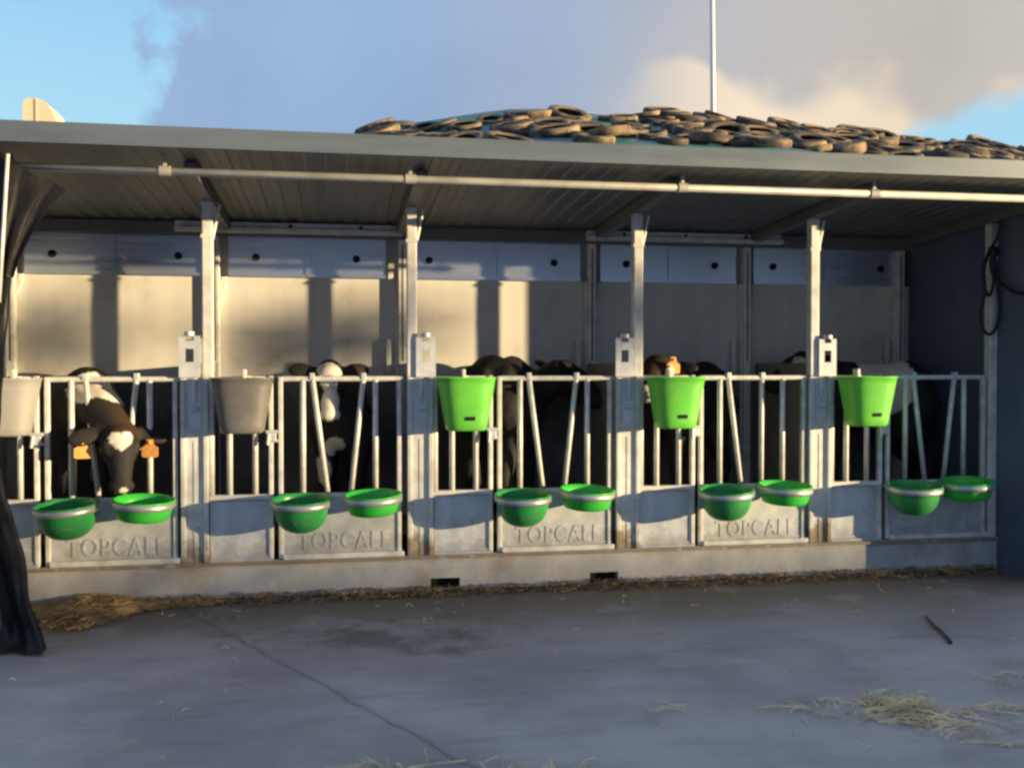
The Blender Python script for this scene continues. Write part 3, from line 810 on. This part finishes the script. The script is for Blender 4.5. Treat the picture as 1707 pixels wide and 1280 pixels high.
calf((-1.43, 0.46), -pi / 2 + 0.22, 'black calf lowering its head through the gate, white heart on its forehead',
     (-1.145, -0.06, 0.925), (0.10, -0.33, -0.93),
     [('heart',), ((-1.26, 0.16, 1.12), (0.20, 0.17, 0.125)), ((-1.10, -0.2, 0.62), (0.03, 0.05, 0.02)), ((-1.55, 0.75, 0.62), (0.1, 0.2, 0.16)), ((-1.33, 0.2, 0.40), (0.25, 0.2, 0.10))],
     brown=(((-1.1, 0.0, 1.0), (0.09, 0.25, 0.12)),), L=0.80, sc=1.08,
     tags=(((-1.315, -0.115, 0.835), 0.085, 0.095, tagm, 0.2), ((-0.985, -0.105, 0.835), 0.085, 0.095, tagm, -0.2)), eartilt=-0.15)
calf((0.02, 0.53), -pi / 2 - 0.04, 'black calf facing out between the bars with a white blaze down its face',
     (-0.057, 0.19, 1.245), (0.02, -0.42, -0.88),
     [('blaze',), ((-0.03, 0.2, 0.79), (0.065, 0.16, 0.07)), ((-0.11, 0.25, 0.67), (0.07, 0.12, 0.09)), ((-0.08, 0.25, 0.4), (0.06, 0.15, 0.12))],
     brown=(((0.05, 0.15, 1.18), (0.07, 0.14, 0.10)), ((0.1, 0.2, 1.23), (0.06, 0.1, 0.03))), L=0.72, sc=1.0, eartilt=0.05)
calf((1.00, 0.50), 1.10, 'all black calf standing crosswise in the middle pen, head turned away right',
     (1.38, 0.52, 1.255), (0.80, 0.10, -0.60),
     [((0.86, 0.35, 0.45), (0.1, 0.16, 0.08))], L=0.62, sc=1.16, eartilt=0.3, sag=-0.09)
calf((2.20, 0.56), pi + 0.55, 'brown faced calf with one orange ear tag behind a lime bucket',
     (1.93, 0.28, 1.285), (-0.45, -0.60, -0.5),
     [((1.86, 0.24, 0.76), (0.07, 0.2, 0.05)), ((1.95, 0.30, 0.56), (0.06, 0.2, 0.13)), ((1.78, 0.1, 1.08), (0.08, 0.08, 0.08))],
     brown=(((1.86, 0.22, 1.2), (0.19, 0.24, 0.17)),), L=0.62, sc=1.12, tags=(((1.977, 0.125, 1.272), 0.085, 0.10, tagm, 0.1), ((1.955, 0.11, 1.245), 0.05, 0.06, tagwm, 0.1)), eartilt=-0.1)
calf((3.45, 0.56), pi, 'black calf with a pale patch over its back, in the shaded rightmost pen',
     (3.04, 0.55, 1.315), (-0.80, -0.1, -0.5),
     [((3.56, 0.5, 1.2), (0.19, 0.3, 0.26)), ((2.965, 0.48, 1.27), (0.055, 0.2, 0.06))], L=0.85, sc=1.13, eartilt=0.1)

# ------------------------------------------------------------------ cable on the right wall
bm = BM()
def wob(pts, r, n=8):
    # Catmull-Rom through points
    P_ = [Vector(p) for p in pts]; out = []
    for i in range(len(P_) - 1):
        p0, p1, p2, p3 = P_[max(i - 1, 0)], P_[i], P_[i + 1], P_[min(i + 2, len(P_) - 1)]
        for k in range(6):
            t = k / 6
            out.append(0.5 * ((2 * p1) + (p2 - p0) * t + (2 * p0 - 5 * p1 + 4 * p2 - p3) * t * t + (3 * p1 - p0 - 3 * p2 + p3) * t ** 3))
    out.append(P_[-1]); tube(bm, out, r, n)
X0 = 3.955
wob([(X0 + .04, -.10, 2.16), (X0 + .03, -.07, 2.05), (X0, -.04, 1.97), (X0 - .035, -.04, 1.86), (X0 - .03, -.045, 1.72), (X0 - .06, -.05, 1.60), (X0 - .045, -.05, 1.50), (X0 + .0, -.05, 1.462), (X0 + .04, -.06, 1.51), (X0 + .05, -.07, 1.62), (X0 + .035, -.07, 1.78), (X0 + .03, -.06, 1.92), (X0, -.05, 1.97)], 0.0095)
wob([(X0, -.05, 1.97), (X0 - .05, -.055, 1.88), (X0 - .045, -.06, 1.76), (X0 - .01, -.06, 1.70), (X0 + .015, -.065, 1.80), (X0 + .0, -.06, 1.96)], 0.0085)
wob([(X0, -.055, 1.93), (X0 + .0, -.07, 1.84), (X0 + .03, -.12, 1.77), (X0 + .045, -.22, 1.71), (X0 + .05, -.31, 1.705), (X0 + .055, -.42, 1.76)], 0.009)
bx(bm, X0 - 0.01, X0 + 0.035, -.085, -.035, 1.94, 2.0, 0.008)
tag(new(bm, 'hanging_cable', cablem, smooth=True), 'loop of black cable hanging on the post by the shaded right wall', 'cable')

# ------------------------------------------------------------------ black plastic curtain gathered at the left
cur = thing('plastic_curtain', (-1.6, -0.84, 0), 'black plastic side curtain gathered at the left, trailing on the ground', 'curtain')
def sheetmesh(rows, seed, amp, th=0.006):
    """rows: (z, x_left, x_right, y, fold amplitude)"""
    bm = BM(); n = 46; g = []
    for (z, xl, xr, y, am) in rows:
        r = []
        for k in range(n + 1):
            u = k / n
            fold = am * (0.55 * sin(u * 17 + seed + z * 0.6) + 0.5 * noise.noise(Vector((u * 9, z * 1.4, seed))) + 0.25 * noise.noise(Vector((u * 22, z * 5, seed))))
            r.append(bm.verts.new((xl + (xr - xl) * u + 0.01 * noise.noise(Vector((u * 6, z * 6, seed + 9))), y + fold, z + 0.01 * noise.noise(Vector((u * 8, z * 3, 3))))))
        g.append(r)
    for i in range(len(g) - 1):
        for k in range(n): bm.faces.new((g[i][k], g[i][k + 1], g[i + 1][k + 1], g[i + 1][k]))
    bmesh.ops.solidify(bm, geom=bm.faces[:], thickness=th)
    return bm
def interp(rows, m=6):
    out = []
    for a, b in zip(rows, rows[1:]):
        for k in range(m): out.append(tuple(a[q] + (b[q] - a[q]) * k / m for q in range(5)))
    out.append(rows[-1]); return out
main = [(0.012, -2.0, -1.285, -0.95, 0.05), (0.035, -2.0, -1.27, -0.92, 0.08), (0.10, -1.98, -1.31, -0.86, 0.10), (0.20, -1.96, -1.35, -0.84, 0.085), (0.33, -1.95, -1.375, -0.82, 0.06), (0.55, -1.95, -1.43, -0.80, 0.04),
        (0.68, -1.95, -1.47, -0.80, 0.04), (0.85, -1.95, -1.50, -0.80, 0.035), (1.1, -1.95, -1.49, -0.80, 0.035), (1.35, -1.95, -1.475, -0.80, 0.035), (1.62, -1.95, -1.445, -0.80, 0.03), (1.95, -1.95, -1.42, -0.80, 0.03), (2.22, -1.95, -1.43, -0.80, 0.02)]
bm = sheetmesh(interp(main), 1.0, 0.05)
o = new(bm, 'hanging_sheet', tarpm, None, smooth=True); o.parent = cur; o.location = -cur.location
flap = [(1.66, -1.52, -1.425, -0.82, 0.010), (1.72, -1.52, -1.40, -0.84, 0.012), (1.84, -1.52, -1.33, -0.85, 0.012), (1.96, -1.52, -1.257, -0.85, 0.010), (2.04, -1.52, -1.205, -0.85, 0.006), (2.062, -1.52, -1.20, -0.85, 0.004)]
bm = sheetmesh(interp(flap), 5.0, 0.02)
for v in bm.verts:        # the flap's upper edge slants up to the left
    if v.co.z > 1.65: v.co.z += max(0, (-1.20 - v.co.x)) * 0.46 * min(1, (v.co.z - 1.65) / 0.35)
o = new(bm, 'folded_flap', flapsheetm, None, smooth=True); o.parent = cur; o.location = -cur.location
bm = BM(); tube(bm, [(-1.475, -0.87, 1.55), (-1.432, -0.87, 2.20)], 0.0085, 10)
o = new(bm, 'curtain_rod', steel, None, smooth=True); o.parent = cur; o.location = -cur.location

# ------------------------------------------------------------------ straw and muck on the yard
bm = BM()
n = 150; rows = []
for i in range(n + 1):
    x = -1.75 + i * (4.02 + 1.75) / n
    w = 0.10 + 0.05 * noise.noise(Vector((x * 1.7, 0, 3))) + 0.035 * noise.noise(Vector((x * 7, 0, 5)))
    hp = math.exp(-((x + 1.27) / 0.24) ** 2)
    w += hp * 0.34; h = 0.016 + 0.010 * noise.noise(Vector((x * 5, 1, 1))) + hp * 0.025
    rows.append([bm.verts.new((x, -0.041 - w * u + 0.01 * noise.noise(Vector((x * 20, u * 4, 2))), 0.002 + h * (1 - u) ** 1.1 * (0.8 + 0.4 * noise.noise(Vector((x * 11, u * 5, 8)))))) for u in (0, .2, .4, .6, .8, 1.0)])
for i in range(n):
    for k in range(5): bm.faces.new((rows[i][k], rows[i + 1][k], rows[i + 1][k + 1], rows[i][k + 1]))
tag(new(bm, 'muck_strip', dirtm, smooth=True), 'dark trodden muck and straw along the foot of the shed', 'muck', kind='stuff')
def strands(name, label, gen, mat, count, rng):
    bm = BM()
    for _ in range(count):
        (x, y, z), L, w = gen(rng)
        a = rng.uniform(0, 2 * pi); d = Vector((cos(a), sin(a), rng.uniform(-0.12, 0.22))); s = Vector((-sin(a), cos(a), 0)) * w / 2
        p = Vector((x, y, z)); k = Vector((0, 0, rng.uniform(0.0, 0.02)))
        q = [p - d * L / 2, p + k, p + d * L / 2 + s * rng.uniform(-6, 6)]
        for v in q: v.z = max(v.z, 0.004)
        up = Vector((0, 0, w * 0.8))
        ring = [[bm.verts.new(v + s), bm.verts.new(v - s), bm.verts.new(v + up)] for v in q]
        for r0, r1 in zip(ring, ring[1:]):
            for m_ in range(3): bm.faces.new((r0[m_], r0[(m_ + 1) % 3], r1[(m_ + 1) % 3], r1[m_]))
    return tag(new(bm, name, mat), label, 'straw', kind='stuff')
rg = random.Random(3)
def g_strip(r):
    x = r.uniform(-1.5, 4.0); u = r.random() ** 1.3
    return (x, -0.05 - u * 0.15, 0.008 + 0.022 * (1 - u)), r.uniform(0.02, 0.08), r.uniform(0.002, 0.005)
strands('straw_strip', 'scattered straw stems along the foot of the shed', g_strip, strawdm, 1500, rg)
def g_heap(r):
    x = r.gauss(-1.2, 0.21); u = r.random()
    hp = math.exp(-((x + 1.28) / 0.20) ** 2)
    return (x, -0.05 - u * (0.10 + 0.40 * hp), 0.008 + 0.05 * hp * (1 - u)), r.uniform(0.05, 0.18), r.uniform(0.002, 0.004)
strands('straw_heap', 'golden straw heaped beside the black curtain', g_heap, strawm, 1800, rg)
clumps = [((2.05, -2.25), 0.06, 0.05, 120), ((2.0, -2.12), 0.10, 0.03, 20), ((2.30, -2.30), 0.13, 0.010, 22), ((1.78, -2.2), 0.10, 0.06, 18), ((0.10, -2.46), 0.12, 0.010, 14), ((0.62, -2.54), 0.10, 0.02, 16), ((2.25, -2.5), 0.16, 0.05, 16), ((1.15, -2.1), 0.05, 0.02, 7), ((1.9, -2.35), 0.1, 0.02, 8), ((2.6, -1.95), .06, .02, 6)]
bag = []
for (c, sx_, sy_, k) in clumps: bag += [(c, sx_, sy_)] * k
def g_cl(r):
    c, a, b = r.choice(bag)
    return (r.gauss(c[0], a), r.gauss(c[1], b * 1.6), r.uniform(0.004, 0.016)), r.uniform(0.04, 0.20), r.uniform(0.003, 0.0055)
strands('straw_wisps', 'pale wisps of straw dropped on the concrete yard', g_cl, straw2m, 270, rg)
def g_sc(r):
    return (r.uniform(-1.6, 3.6), -0.3 - 2.3 * r.random() ** 1.5, 0.006), r.uniform(0.012, 0.045), r.uniform(0.002, 0.004)
strands('straw_crumbs', 'single straw crumbs spread thinly over the concrete yard', g_sc, straw2m, 120, rg)
# thin dark rod standing in for a crack in the concrete
bm = BM(); tube(bm, [(2.90, -1.04, 0.012), (2.83, -1.22, 0.014), (2.80, -1.33, 0.013), (2.74, -1.48, 0.012)], [0.006, 0.009, 0.008, 0.010], 8)
tag(new(bm, 'stick', barkm, smooth=True), 'short dark crack line in the yard towards the right wall', 'stick')

# ------------------------------------------------------------------ silage heap with tyres behind the shed
sil_px = [(-2.68, 2.6), (-0.18, 4.896), (0.238, 5.007), (0.706, 5.177), (1.274, 5.278), (1.849, 5.379), (2.725, 5.515), (4.223, 5.545), (4.733, 5.568), (6.192, 5.524), (7.154, 5.496), (8.468, 5.42), (9.591, 5.343), (10.74, 5.254), (11.999, 5.23), (14.999, 4.0), (20.999000000000002, 1.5)]
def crest(x):
    for (a, za), (b, zb) in zip(sil_px, sil_px[1:]):
        if a <= x <= b: return za + (zb - za) * (x - a) / (b - a)
    return sil_px[0][1] if x < sil_px[0][0] else sil_px[-1][1]
HY0, HY1 = 4.6, 10.2
def heap(x, y):
    c = crest(x) - 0.13
    if y <= HY1:
        z = c - 0.40 * (HY1 - y) * (1 - 0.10 * (HY1 - y) / 4)
        if y < 6.0: z -= (6.0 - y) ** 1.5 * 1.6
    else: z = c - 0.25 * (y - HY1) ** 2
    return max(-0.03, z) + 0.07 * noise.noise(Vector((x * 0.8, y * 0.8, 0)))
bm = BM(); nx, ny = 110, 46; g = []
for i in range(nx + 1):
    r = []
    for j in range(ny + 1):
        x = -2.2 + 24.5 * i / nx; y = HY0 + 9.5 * j / ny
        r.append(bm.verts.new((x, y, heap(x, y))))
    g.append(r)
for i in range(nx):
    for j in range(ny): bm.faces.new((g[i][j], g[i + 1][j], g[i + 1][j + 1], g[i][j + 1]))
tag(new(bm, 'silage_heap', silm, smooth=True), 'rounded heap behind the shed roof under a teal and blue sheet', 'heap')
# one tyre: tread ring, side walls, open middle
bm = BM()
pr = [(0.20, -0.065), (0.215, -0.085), (0.27, -0.098), (0.315, -0.085), (0.328, -0.06), (0.332, 0.0), (0.328, 0.06), (0.315, 0.085), (0.27, 0.098), (0.215, 0.085), (0.20, 0.065), (0.192, 0.07), (0.26, 0.08), (0.30, 0.06), (0.31, 0.0), (0.30, -0.06), (0.26, -0.08), (0.192, -0.07)]
lathe(bm, pr, 26, close=True)
tyre0 = new(bm, 'tyre', tyrem, smooth=True)
TL = 'dusty brown old tyre lying among many on the sheeted heap behind the shed'
tag(tyre0, TL, 'tyre', 'old tyres on the heap')
rg = random.Random(11); first = True; nt_ = 0
rowy = 6.6
while rowy < 10.1:
    x = -0.1 + rg.uniform(0, 0.4)
    while x < 12.6:
        xx = x + rg.uniform(-0.16, 0.16); yy = rowy + rg.uniform(-0.14, 0.14)
        zz = heap(xx, yy)
        dd = math.hypot(xx, yy + 5.53)
        vis = (zz + 0.1 - 1.275) / (yy + 5.53) > (2.338 - 1.275 - 0.02) / 4.63
        if vis and rg.random() < 0.86 and not (0.9 < xx < 4.6 and yy > 9.4) and (zz > 2.5) and nt_ < 290:
            e = 0.05
            nrm = Vector((-(heap(xx + e, yy) - heap(xx - e, yy)) / (2 * e), -(heap(xx, yy + e) - heap(xx, yy - e)) / (2 * e), 1)).normalized()
            nrm = (nrm + Vector((rg.gauss(0, .12), rg.gauss(0, .12), 0))).normalized()
            o = tyre0 if first else tyre0.copy()
            if not first: COL.objects.link(o)
            first = False; nt_ += 1
            s = rg.choice((0.6, 0.7, 0.8, 0.9, 1.0))
            o.location = Vector((xx, yy, zz)) + nrm * (0.055 * s)
            q = nrm.to_track_quat('Z', 'Y').to_euler(); o.rotation_euler = q
            o.scale = (s * rg.uniform(0.95, 1.08), s, s * rg.uniform(0.55, 0.8))
        x += rg.uniform(0.40, 0.60)
    rowy += 0.37

# ------------------------------------------------------------------ flagpole and cream gable behind
fp = thing('flagpole', (8.07, 15.0, 0), 'tall slim white pole rising behind the heap', 'pole')
bm = BM(); tube(bm, [(0, 0, 0), (0.0, 0, 6.0), (-0.07, 0, 12.0)], [0.085, 0.060, 0.045], 14); new(bm, 'shaft', polem, fp, smooth=True)
bm = BM(); lathe(bm, [(0, 0.0), (0.18, 0.0), (0.18, 0.03), (0.10, 0.05), (0.10, 0.09), (0, 0.09)], 20); new(bm, 'base_flange', steel, fp)
bm = BM(); bmesh.ops.create_uvsphere(bm, u_segments=14, v_segments=10, radius=0.07, matrix=Matrix.Translation((-0.07, 0, 12.05))); new(bm, 'finial', polem, fp, smooth=True)
hood = thing('storage_bin', (-3.76, 8.0, 0), 'cream bin with a rounded sloping top peeking over the left end of the roof', 'bin')
bm = BM()
ol = [(-0.215, 0), (0.21, 0), (0.21, 4.36), (0.16, 4.46), (0.09, 4.60), (0.03, 4.665), (-0.04, 4.685), (-0.15, 4.685), (-0.20, 4.66), (-0.215, 4.60)]
f = bm.faces.new([bm.verts.new((x, 0, z)) for x, z in ol])
r = bmesh.ops.extrude_face_region(bm, geom=[f]); bmesh.ops.translate(bm, verts=[v for v in r['geom'] if isinstance(v, bmesh.types.BMVert)], vec=(0, 0.7, 0))
new(bm, 'bin_shell', creamm, hood)
bm = BM(); bx(bm, -0.065, -0.04, -0.012, -0.001, 0.3, 4.675); new(bm, 'seam', creamm, hood)

# ------------------------------------------------------------------ bare-ish unseen tree, out of frame to the right, its crown shaped to dapple the left pens
def tree(base, h, seed, label):
    r = random.Random(seed)
    t = thing('tree', base, label, 'tree')
    bm = BM(); tips = []
    tube(bm, [(0, 0, 0), (0.05, 0.03, h * 0.35), (0.0, 0.08, h * 0.7), (0.04, 0, h)], [0.10, 0.07, 0.05, 0.03], 8)
    for (tx, tz) in ((-1.84, 1.48), (-1.72, 1.36), (-0.42, 1.44), (-0.34, 1.30), (0.12, 1.56), (0.14, 1.38)):  # limb ends set where their leaf shadows fall on the back wall
        p1 = Vector((tx, 0.95, tz)) + sd * 32 + Vector((0, 0, 32 * math.tan(SEL))) + sp_ * 0 - Vector(base)
        p1 += sd * r.uniform(-0.6, 0.6)
        z = h * r.uniform(0.4, 0.75); tube(bm, [(0.02, 0.03, z), Vector((p1.x * 0.55, p1.y * 0.55, z * 0.45 + p1.z * 0.5)), p1], [0.022, 0.012, 0.005], 6); tips.append(p1)
    new(bm, 'trunk', barkm, t)
    bm = BM()
    for tp in tips:
        for _ in range(120):
            c = tp + Vector((r.gauss(0, .13), r.gauss(0, .13), r.gauss(0, .10))); s = r.uniform(.025, .06)
            d1 = Vector((r.gauss(0, 1), r.gauss(0, 1), r.gauss(0, 1))).normalized() * s; d2 = d1.orthogonal().normalized() * s * 0.6
            bm.faces.new([bm.verts.new(c + q) for q in (-d1, d2, d1, -d2)])
    new(bm, 'crown', leafm, t)
tp = Vector((-3.9, 0.95, 0)) + sd * 32
tree((tp.x, tp.y, 0), 3.9, 4, 'small unseen tree behind the camera, crown shaped to shade the left pens')
